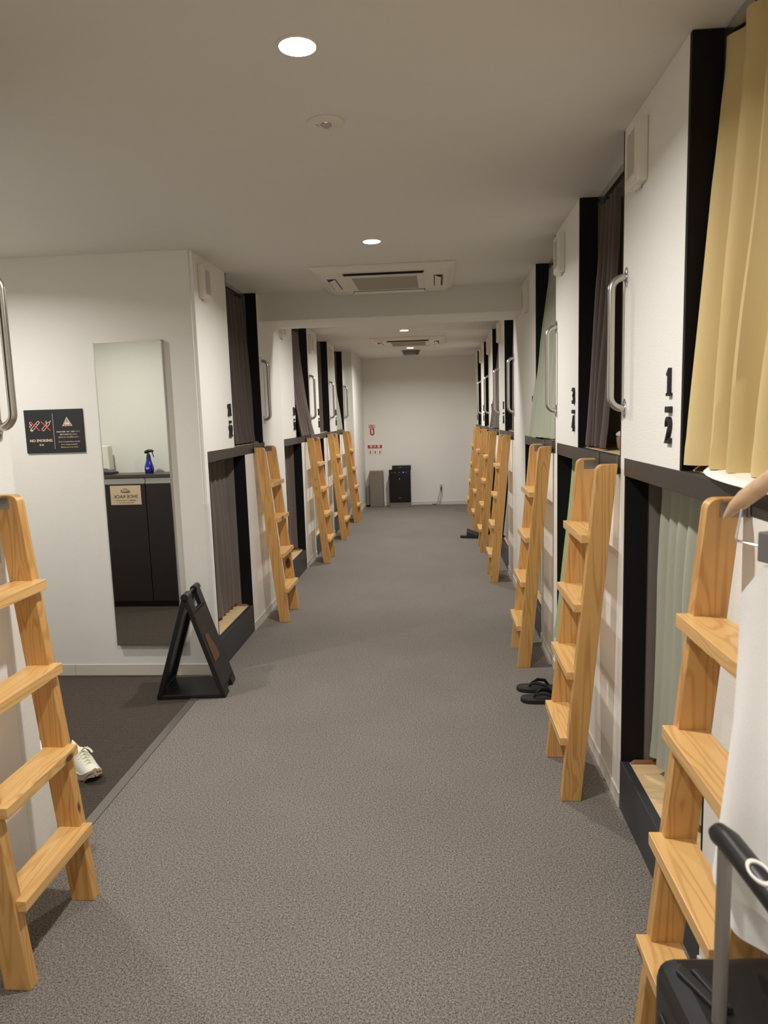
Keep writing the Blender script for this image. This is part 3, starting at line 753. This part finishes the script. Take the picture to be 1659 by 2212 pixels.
q = MB(); line(q, [(.054, .030), (.108, .030), (.081, .076)], .0035, True)
q.prism([(.063, -.0100, .0355), (.099, -.0100, .0355), (.081, -.0100, .066)], (0, -.0008, 0)); q.build('warning_triangle', 'cream', t)
q = MB(); ribbon(q, [(.081, .060), (.081, .045)], .004, .0014, (0, -.0100, 0), R, U); ribbon(q, [(.081, .0415), (.081, .0385)], .004, .0014, (0, -.0100, 0), R, U); q.build('exclamation_mark', 'sign_black', t)
text_mesh('NO SMOKING', .0215, (-.083, -.0104, -.053), R, U, t, 'cream', bold=.0003)
text_mesh('\u7981 \u7159', .012, (-.083, -.0104, -.078), R, U, t, 'cream')
for i, s in enumerate(('\u8cb4\u91cd\u54c1\u306e\u76d7\u96e3\u3001\u7d1b\u5931\u3001\u7834\u640d\u306b\u3064\u3044\u3066', '\u5f53\u9928\u3067\u306f\u8cac\u4efb\u3092\u8ca0\u3044\u307e\u305b\u3093', '\u5fc5\u305a\u30ed\u30c3\u30ab\u30fc\u3092\u3054\u5229\u7528\u304f\u3060\u3055\u3044')):
    text_mesh(s, .0088, (.083, -.0104, -.005 - i * .0155), R, U, t, 'cream')
for i, s in enumerate(('We are not responsible for the theft,', 'loss, or damage of valuables.', 'Please be sure to use a locker.')):
    text_mesh(s, .0086, (.085, -.0104, -.062 - i * .0155), R, U, t, 'cream')

# cabinet that the mirror shows
t = thing('shoe_cabinet', 'dark brown shoe cabinet with silver handle channels, seen in the mirror', 'cabinet', (0, 0, 0))
CX0, CX1, CY0, CY1 = -3.05, -1.85, 2.142, 2.39
MB().box(CX0, CX1, CY0, CY1 - .02, .05, 1.07).box(CX0 + .03, CX1 - .03, CY0, CY1 - .06, 0, .05).build('body', 'cab', t)
MB().box(CX0 - .005, CX1 + .005, CY0, CY1 + .008, 1.07, 1.097, bev=.002).build('top', 'cabtop', t)
for a, b_, lab in ((CX0, -2.342, 0), (-2.338, CX1, 1)):
    d = MB().box(a + .001, b_ - .001, CY1 - .02, CY1, .052, 1.02, bev=.001).build('door', 'cab', t)
    MB().box(a + .001, b_ - .001, CY1 - .018, CY1 + .001, 1.021, 1.032, bev=.001).box(a + .001, b_ - .001, CY1 - .018, CY1 + .001, 1.056, 1.066, bev=.001) \
        .box(a + .001, b_ - .001, CY1 - .018, CY1 - .010, 1.032, 1.056).build('handle_channel', 'alu', d)
R2 = (-1, 0, 0)
t = thing('shoe_rack_sign', 'beige SHOE RACK sign on the cabinet door, reversed in the mirror', 'sign', (-2.505, CY1, .932))
MB().box(-.127, .127, 0, .003, -.078, .078, bev=.0008).build('plate', 'beige_sign', t)
text_mesh('SHOE RACK', .037, (0, .0034, -.012), R2, U, t, 'sign_black', bold=.0002)
text_mesh('\u304a\u5c65\u304d\u7269\u306f\u3053\u3061\u3089\u306b\u304a\u5165\u308c\u304f\u3060\u3055\u3044', .0105, (0, .0034, -.043), R2, U, t, 'sign_black')
text_mesh('Please put your shoes here.', .0115, (0, .0034, -.060), R2, U, t, 'sign_black')
q = MB(); O = (0, .003, 0)
ribbon(q, [(.036, .024), (.036, .044), (.022, .041), (.010, .048), (.002, .056), (-.010, .050), (-.034, .036), (-.038, .024)], .003, .0008, O, R2, U, True)
ribbon(q, [(.010, .048), (.0, .041), (-.028, .031)], .0022, .0008, O, R2, U); ribbon(q, [(.036, .030), (-.038, .029)], .0022, .0008, O, R2, U)
ribbon(q, [(.020, .024), (.016, .020), (-.026, .020), (-.030, .024)], .0025, .0008, O, R2, U)
q.build('shoe_pictogram', 'sign_black', t)
# spray bottle
t = thing('spray_bottle', 'dark blue spray bottle with black trigger on the cabinet top', 'spray bottle', (-2.343, 2.27, 1.097))
MB().lathe([(0, 0), (.030, 0), (.034, .004), (.0385, .03), (.036, .055), (.026, .085), (.0195, .115), (.0185, .128), (.0185, .132), (0, .132)], 32).build('bottle', 'blue_bottle', t)
MB().lathe([(.0, .131), (.0165, .131), (.0165, .145), (.012, .150), (.011, .162), (0, .162)], 24).build('collar', 'black_plastic', t)
MB().tube([(-.030, 0, .165), (-.022, 0, .172), (-.005, 0, .178), (.020, 0, .184), (.036, 0, .182), (.044, 0, .176)], [.006, .013, .015, .012, .009, .006], 14).build('spray_head', 'black_plastic', t)
MB().tube([(.032, 0, .176), (.036, 0, .160), (.040, 0, .145), (.046, 0, .130)], [.005, .004, .004, .003], 10).build('trigger', 'black_plastic', t)
lb = MB()
for zz, hw in ((.048, .016), (.043, .013), (.039, .015), (.032, .005)):
    lb.grid(lambda u, v, zz=zz, hw=hw: (.0388 * math.sin((u - .5) * 2 * hw / .0388), .0392 * math.cos((u - .5) * 2 * hw / .0388), zz + .0018 * v), 8, 1, thick=.0003)
lb.build('label_print', 'white_sign', t)
# soap dispenser
t = thing('sanitizer_dispenser', 'tall white dispenser with grey tray standing at the cabinet end', 'dispenser', (-2.73, 2.25, 1.097))
MB().box(-.10, .085, -.07, .08, 0, .016, bev=.003).build('tray', 'cab', t)
MB().prism([(-.055, -.05, .03), (.062, -.05, .03), (.055, -.05, .235), (-.050, -.05, .235)], (0, .09, 0), bev=.01, seg=3).build('housing', 'white_plastic', t)
MB().prism([(-.06, -.055, .016), (.075, -.055, .016), (.065, -.055, .036), (.04, -.055, .05), (-.05, -.055, .05)], (0, .105, 0), bev=.003).build('drip_tray', 'clip', t)

t = thing('white_shoe_box', 'low white box on the entry carpet beside the near wall end', 'box', (-1.62, 2.27, 0))
MB().box(-.20, .20, -.128, .128, .014, .335, bev=.004).build('body', 'white_sign', t)
MB().box(-.205, .205, -.129, .131, .325, .35, bev=.004).build('lid', 'white_sign', t)
MB().box(-.195, .195, -.12, .12, 0, .016).build('plinth', 'black_plastic', t)

# sneaker
t = thing('sneaker', 'white lace-up sneaker with gum sole on the dark entry carpet', 'shoe', (-1.562, 2.83, 0), math.radians(-45))
def shoe_outline(u):
    # u 0 heel..1 toe : half width and centre
    w = .034 + .010 * math.sin(PI * min(1, u * 1.2)) + .006 * u
    if u > .8: w *= math.sqrt(max(0, 1 - ((u - .8) / .2) ** 2)) * .92 + .08
    if u < .15: w *= math.sqrt(max(0, 1 - ((.15 - u) / .15) ** 2)) * .7 + .3
    return w
def shoe_top(u):
    if u < .35: return .098 - .02 * math.sin(PI * u / .35)
    return .098 - (.098 - .048) * ((u - .35) / .65) ** .75
def upper(u, v):
    x = -.14 + .28 * u; w = shoe_outline(u) * .96; zt = shoe_top(u)
    a = PI * v
    y = math.cos(a) * w * (1 - .25 * math.sin(a) * (1 if u < .5 else .4)); z = .022 + .018 * max(0, u - .7) + (zt - .022) * (math.sin(a) ** .75)
    return (x, y, z)
MB().grid(upper, 32, 18, thick=.003).build('upper', 'shoe_white', t)
def sole(u, v):
    a = 2 * PI * v
    return None
pts = [(-.14 + .283 * i / 24, shoe_outline(i / 24) * 1.06) for i in range(25)]
out = pts + [(x, -y) for x, y in pts[::-1]]
sb = MB()
b = bmesh.new()
lo_ = [b.verts.new((x, y, .0 + .035 * max(0, (x - .05) / .09) ** 2)) for x, y in out]; hi_ = [b.verts.new((x, y, .026 + .035 * max(0, (x - .05) / .09) ** 2)) for x, y in out]
n_ = len(out)
for i in range(n_): b.faces.new((lo_[i], lo_[(i + 1) % n_], hi_[(i + 1) % n_], hi_[i]))
for i in range(24):
    b.faces.new((lo_[i], lo_[n_ - 1 - i], lo_[n_ - 2 - i], lo_[i + 1])); b.faces.new((hi_[i], hi_[i + 1], hi_[n_ - 2 - i], hi_[n_ - 1 - i]))
bmesh.ops.remove_doubles(b, verts=b.verts, dist=1e-6); bmesh.ops.recalc_face_normals(b, faces=b.faces)
sb._add(b); sb.build('sole', 'shoe_grey', t)
MB().grid(lambda u, v: (.105 + .037 * u, (v - .5) * 2 * shoe_outline(.88 + .12 * u) * 1.1, .012 + .05 * u - .012 * (2 * v - 1) ** 2), 6, 10, thick=.006).build('toe_bumper', 'gum', t)
lm = MB()
for i in range(5):
    u = .45 + i * .075; z = shoe_top(u) + .003; x = -.14 + .28 * u
    lm.tube([(x - .008, -.024, z - .012), (x, 0, z + .004), (x + .008, .024, z - .012)], .0026, 8)
    lm.tube([(x + .008, -.024, z - .012), (x, 0, z + .005), (x - .008, .024, z - .012)], .0026, 8)
lm.tube([(-.01, .0, .096), (.005, .018, .108), (.022, .028, .098), (.03, .032, .088)], .0028, 8)
lm.tube([(-.01, .0, .096), (.01, .006, .112), (.03, .018, .106), (.045, .024, .094)], .0028, 8)
lm.build('laces', 'lace', t)

# framed notice behind the nearest left ladder
t = thing('framed_notice', 'white framed notice on the lower panel behind the nearest left ladder', 'notice', (XL, 1.93, 1.17))
MB().box(0, .012, -.12, .105, -.092, .09, bev=.002).build('frame', 'white_sign', t)
MB().box(.012, .0128, -.10, .085, -.072, .07).build('sheet', 'vent_grey', t)
nm = MB()
for i in range(4): nm.box(.0128, .0134, .012 + i * .016, .016 + i * .016, -.066, .064)
nm.build('printed_bars', 'sign_black', t)

# folding A-board
t = thing('a_frame_sign', 'black plastic A-frame floor sign standing at the carpet edge', 'sign stand', (-1.372, 3.765, 0), math.radians(5))
H = .575; HW = .192
def pan(sgn):
    ang = math.atan2(HW - .012, H)
    # panel frame: u along y, v up the slope, w outwards
    T = Matrix.Translation((sgn * HW, 0, 0)) @ Matrix.Rotation(-sgn * ang, 4, 'Y')
    L_ = math.hypot(HW - .012, H); th = .026
    x0, x1 = sorted((0, -sgn * th))
    mb = MB()
    mb.box(x0, x1, -.14, -.118, .012, L_ - .012, bev=.003, T=T).box(x0, x1, .118, .14, .012, L_ - .012, bev=.003, T=T)
    mb.box(x0, x1, -.12, -.058, L_ - .10, L_ - .012, bev=.003, T=T).box(x0, x1, .058, .12, L_ - .10, L_ - .012, bev=.003, T=T)
    fx0, fx1 = sorted((0, -sgn * .006))
    mb.box(fx0, fx1, -.12, .12, .05, L_ - .10, T=T).box(x0, x1, -.12, .12, L_ - .112, L_ - .095, bev=.002, T=T)
    mb.box(x0, x1, -.13, -.05, .004, .052, bev=.002, T=T).box(x0, x1, .05, .13, .004, .052, bev=.002, T=T).box(x0, x1, -.12, .12, .045, .058, bev=.002, T=T)
    return mb, T, L_
mb, T, L_ = pan(1); pr = mb.build('sign_panel', 'black_plastic', t)
MB().prism([(.0015, -.10, .20), (.0015, .02, .20), (.0015, .02, .24), (.0015, -.04, .36), (.0015, -.10, .36)], (.0008, 0, 0), T=T).build('poster', 'brown_poster', pr)
mb, T, L_ = pan(-1); mb.build('sign_panel', 'black_plastic', t)
for ya, yb in ((-.14, -.058), (.058, .14)):
    MB().tube([(0, ya, H - .008), (0, yb, H - .008)], .021, 14).build('hinge', 'black_plastic', t)
MB().tube([(0, -.06, H - .004), (0, .06, H - .004)], .008, 10).build('carry_rod', 'black_plastic', t)
MB().box(-HW + .02, HW - .02, -.138, .138, .006, .026, bev=.002).box(-HW + .006, HW - .006, -.14, -.118, 0, .024, bev=.003).box(-HW + .006, HW - .006, .118, .14, 0, .024, bev=.003).build('base_tray', 'black_plastic', t)

# ------------------------------------------------------------------ footwear on the corridor floor
def foot(u):
    w = .040 + .008 * math.sin(PI * (u * 1.1 - .1))
    if u > .82: w *= math.sqrt(max(0, 1 - ((u - .82) / .18) ** 2)) * .9 + .1
    if u < .12: w *= math.sqrt(max(0, 1 - ((.12 - u) / .12) ** 2)) * .8 + .2
    return w
def slab(L, z0, z1, sc=1.0):
    n = 24; pts = [(-L / 2 + L * i / n, foot(i / n) * sc) for i in range(n + 1)]
    b = bmesh.new(); out = pts + [(x, -y) for x, y in pts[::-1]]
    lo = [b.verts.new((x, y, z0)) for x, y in out]; hi = [b.verts.new((x, y, z1)) for x, y in out]; N = len(out)
    for i in range(N): b.faces.new((lo[i], lo[(i + 1) % N], hi[(i + 1) % N], hi[i]))
    for i in range(n):
        b.faces.new((lo[i], lo[N - 1 - i], lo[N - 2 - i], lo[i + 1])); b.faces.new((hi[i], hi[i + 1], hi[N - 2 - i], hi[N - 1 - i]))
    bmesh.ops.recalc_face_normals(b, faces=b.faces)
    mb = MB(); mb._add(b); return mb
def flip(loc, rzz, lab):
    t = thing('flip_flop', lab, 'flip-flop', loc, rzz, 'black flip-flops by the second ladder')
    slab(.245, 0, .02).build('sole', 'black_rubber', t)
    s = MB()
    for sg in (-1, 1):
        s.tube([(.055, 0, .021), (.045, sg * .006, .036), (.01, sg * .026, .052), (-.03, sg * .038, .044), (-.05, sg * .042, .016)], [.004, .006, .008, .008, .006], 10, flat=(.55, 1.2))
    s.build('strap', 'black_rubber', t)
    q = MB(); ribbon(q, [(-.02, 0), (.02, 0)], .0035, .0006, (.085, 0, .0201), (1, 0, 0), (0, 1, 0)); q.build('insole_print', 'steel_dull', t)
    return t
flip((.535, 3.742, 0), PI - .10, 'black flip-flop lying further back beside the bunk 3-4 ladder')
flip((.540, 3.600, 0), PI + .02, 'black flip-flop lying nearer, toe to the corridor, behind the bunk 3-4 ladder')
def slide(loc, rzz, lab):
    t = thing('slide_sandal', lab, 'sandal', loc, rzz, 'dark slide sandals by the far right ladders')
    slab(.27, 0, .026, 1.05).build('sole', 'black_rubber', t)
    def st(u, v):
        a = PI * v
        return (-.045 + .135 * u, math.cos(a) * .050 * (1 - .06 * u), .02 + (.096 - .05 * u) * math.sin(a) ** .7)
    MB().grid(st, 8, 16, thick=.004).build('strap', 'black_rubber', t)
    return t
slide((.41, 8.60, 0), PI - .25 + PI, 'dark slide sandal standing in the corridor by the bunk 9-10 ladder')
slide((.59, 8.83, 0), PI + PI / 2.6, 'dark slide sandal half hidden against the wall behind the bunk 9-10 ladder')

# ------------------------------------------------------------------ things in the bunks
t = thing('storage_pot', 'brown basket pot with white lid on the upper bunk of unit 3-4', 'pot', loc2w('B', .13, .40) + (ZT + .002,))
MB().lathe([(0, 0), (.032, 0), (.042, .012), (.047, .05), (.044, .062), (0, .062)], 28).build('pot', 'basket', t)
MB().lathe([(0, .062), (.048, .062), (.049, .068), (.044, .075), (.03, .083), (0, .085)], 28).build('lid', 'white_sign', t)
t = thing('black_pouch', 'small black pouch lying on the upper bunk of unit 13-14', 'pouch', loc2w('G', .075, .66) + (ZT + .012,))
MB().lathe([(0, 0), (.04, .001), (.06, .02), (.055, .042), (.03, .055), (0, .058)], 24, sx=.8, sy=1.3).build('body', 'black_rubber', t)
MB().tube([(-.03, -.03, .045), (-.02, 0, .062), (-.03, .03, .045)], .004, 8).build('strap', 'black_rubber', t)

# quilted pad hanging over the edge of the nearest upper bunk
def fr_x(y):
    tab = [(1.24, .624), (1.45, .624), (1.60, .630), (1.68, .637), (1.76, .650), (1.83, .668), (1.89, .690), (1.93, .73)]
    for (a, xa), (b_, xb) in zip(tab[:-1], tab[1:]):
        if y <= b_: return xa + (xb - xa) * (y - a) / (b_ - a)
    return tab[-1][1]
def pad(top):
    def fn(u, v):
        y = 1.245 + .685 * v; x0 = fr_x(y); x = x0 + (1.25 - x0) * u
        e = min(1.0, u * (1.25 - x0) / .02, (1 - v) * .685 / .02 + .0)
        prof = math.sqrt(max(0, 1 - (1 - e) ** 2))
        zq = .006 * abs(math.sin(x * 42) * math.sin(y * 42)) ** .5
        zc = ZT + .009
        droop = -.004 * max(0, (.67 - x) / .05)
        return (x, y, zc + droop + (prof * (.007 + zq * .6) if top else -prof * .007))
    return fn
q = MB().grid(pad(True), 60, 60).grid(pad(False), 40, 40)
t = q.build('bed_pad', 'quilt'); tag(t, 'white quilted bed pad sticking out under the yellow curtain', 'bed pad')

# hanger with towel on a peg, right foreground
struct('trim_4', 'steel_dull', (.50, XR, .905, .917, 1.502, 1.512))
HD = Vector((.31, -.95, 0)).normalized(); HN = Vector((HD.y, -HD.x, 0))
HC = Vector((.423, 1.1, 1.331)) + HD * .205
ang = math.atan2(HD.y, HD.x)
t = thing('clothes_hanger', 'pale wooden clothes hanger in the right foreground', 'hanger', (HC.x, HC.y, 0), ang)
def arm_pts(s): return None
hp = []
N_ = 17
for i in range(N_):
    s = -1 + 2 * i / (N_ - 1)
    z = 1.448 - .112 * abs(s) ** 1.05 - (.004 if abs(s) > .95 else 0)
    hp.append((s * .205, .03 * s * s - .015, z))
rad = [.0042 + .0088 * min(1, (1 - abs(-1 + 2 * i / (N_ - 1))) * 5) for i in range(N_)]
MB().tube(hp, rad, 16, flat=(.75, 1.05)).build('arms', 'beech', t)
MB().tube(cordpath([(0, -.013, 1.455), (0, -.013, 1.485), (.018, -.013, 1.50), (.014, -.013, 1.524), (-.006, -.013, 1.528), (-.018, -.013, 1.512)]), .002, 8).build('hook', 'chrome', t)
MB().tube([(-.150, 0, 1.368), (-.163, 0, 1.309), (-.160, 0, 1.304), (.160, 0, 1.304), (.163, 0, 1.309), (.150, 0, 1.368)], .0018, 8).build('clip_bar', 'chrome', t)
for sx in (-.088, .088):
    MB().box(sx - .022, sx + .022, -.010, .010, 1.284, 1.326, bev=.002).build('clip', 'clip', t)
# towel
t = thing('hand_towel', 'white towel clipped to the wooden hanger in the right foreground', 'towel', (HC.x, HC.y, 0), ang)
def tow(back):
    def fn(u, v):
        zt, zb = 1.292, (.70 if back else .772)
        s = -1 + 2 * u
        w = .100 + .040 * min(1, v / .1) + .034 * v
        x = s * w + (.01 if back else 0) * v
        y = (.004 if back else -.004) + (.012 * math.sin(s * 5.0 + v * 2) + .006 * math.sin(s * 11 + 1)) * min(1, v * 2) + (.010 if back else -.006) * v
        z = zt + (zb - zt) * v + .012 * s * s * (1 - v) * -1
        return (x, y, z)
    return fn
MB().grid(tow(False), 40, 40, thick=.003).build('front_layer', 'towel', t)
MB().grid(tow(True), 40, 40, thick=.003).build('back_layer', 'towel', t)

# suitcase
t = thing('suitcase', 'black suitcase with raised grey pull handle in the right foreground', 'suitcase', (.425, .87, 0), math.radians(3))
MB().box(-.082, .14, -.21, .21, .05, .628, bev=.032, seg=4).build('shell', 'black_plastic', t)
gm = MB()
for y in (-.13, -.06, .01, .08, .15): gm.box(-.086, -.080, y - .012, y + .012, .11, .56, bev=.003)
gm.box(-.083, -.078, -.2, .2, .33, .34)
gm.build('side_ribs', 'black_rubber', t)
MB().prism([(-.062, .160, .626), (-.048, .178, .626), (-.020, .10, .626), (-.035, .09, .626)], (0, 0, .009), bev=.003).prism([(-.040, .160, .626), (-.028, .160, .626), (-.006, .085, .626), (-.020, .085, .626)], (0, 0, .012), bev=.003).build('top_groove', 'black_rubber', t)
for y in (.072, -.105):
    MB().tube([(-.034, y, .61), (-.034, y, .897)], .0105, 14, flat=(.9, 1.15)).build('handle_tube', 'tube_grey', t)
gp = MB().tube([(-.034, .092, .897), (-.034, .088, .905), (-.034, .06, .912), (-.034, -.09, .912), (-.034, -.12, .905)], [.011, .0155, .016, .016, .013], 16).build('grip', 'black_plastic', t)
MB().tube([(-.034, .086, .9105), (-.034, .094, .902), (-.034, .095, .894)], [.013, .0135, .010], 14).build('grip_cap', 'steel', gp)
MB().lathe([(.010, .0), (.0135, .0), (.0135, .003), (.010, .003), (.010, .0)], 28, sx=.9, sy=1.9, T=Matrix.Translation((-.038, -.028, .9262)) @ Matrix.Rotation(-.25, 4, 'Y')).build('grip_ring', 'white_sign', gp)
wm = []
for sx in (-.085, .085):
    for sy in (-.17, .17):
        w = MB().tube([(sx - .011, sy, .026), (sx + .011, sy, .026)], .026, 18).box(sx - .015, sx + .015, sy - .012, sy + .012, .026, .07).build('wheel', 'black_rubber', t)

# ------------------------------------------------------------------ world, camera, look
w = bpy.data.worlds.new('world'); SC.world = w; w.use_nodes = True
w.node_tree.nodes['Background'].inputs['Color'].default_value = (.02, .02, .02, 1)
w.node_tree.nodes['Background'].inputs['Strength'].default_value = 0.2
cd = bpy.data.cameras.new('camera'); cam = bpy.data.objects.new('camera', cd); COL.objects.link(cam)
rt = Vector((0.99702581, 0.07076492, -0.03052632)); up = Vector((0.02073115, 0.13523358, 0.99059684)); fw = Vector((-0.07422769, 0.98828346, -0.13336433))
cam.matrix_world = Matrix(((rt.x, up.x, -fw.x, 0), (rt.y, up.y, -fw.y, 0), (rt.z, up.z, -fw.z, 1.5), (0, 0, 0, 1)))
cd.sensor_fit = 'HORIZONTAL'; cd.sensor_width = 36.0; cd.lens = 1534.795 / 1659 * 36.0
cd.clip_start = 0.05
cd.dof.use_dof = True; cd.dof.focus_distance = 3.5; cd.dof.aperture_fstop = 9.0
SC.camera = cam
SC.view_settings.view_transform = 'Standard'; SC.view_settings.look = 'None'
SC.view_settings.exposure = 0.0; SC.view_settings.gamma = 1.0; SC.view_settings.use_curve_mapping = False
SC.cycles.use_denoising = True
SC.cycles.max_bounces = 10; SC.cycles.diffuse_bounces = 6
SC.cycles.sample_clamp_indirect = 6.0
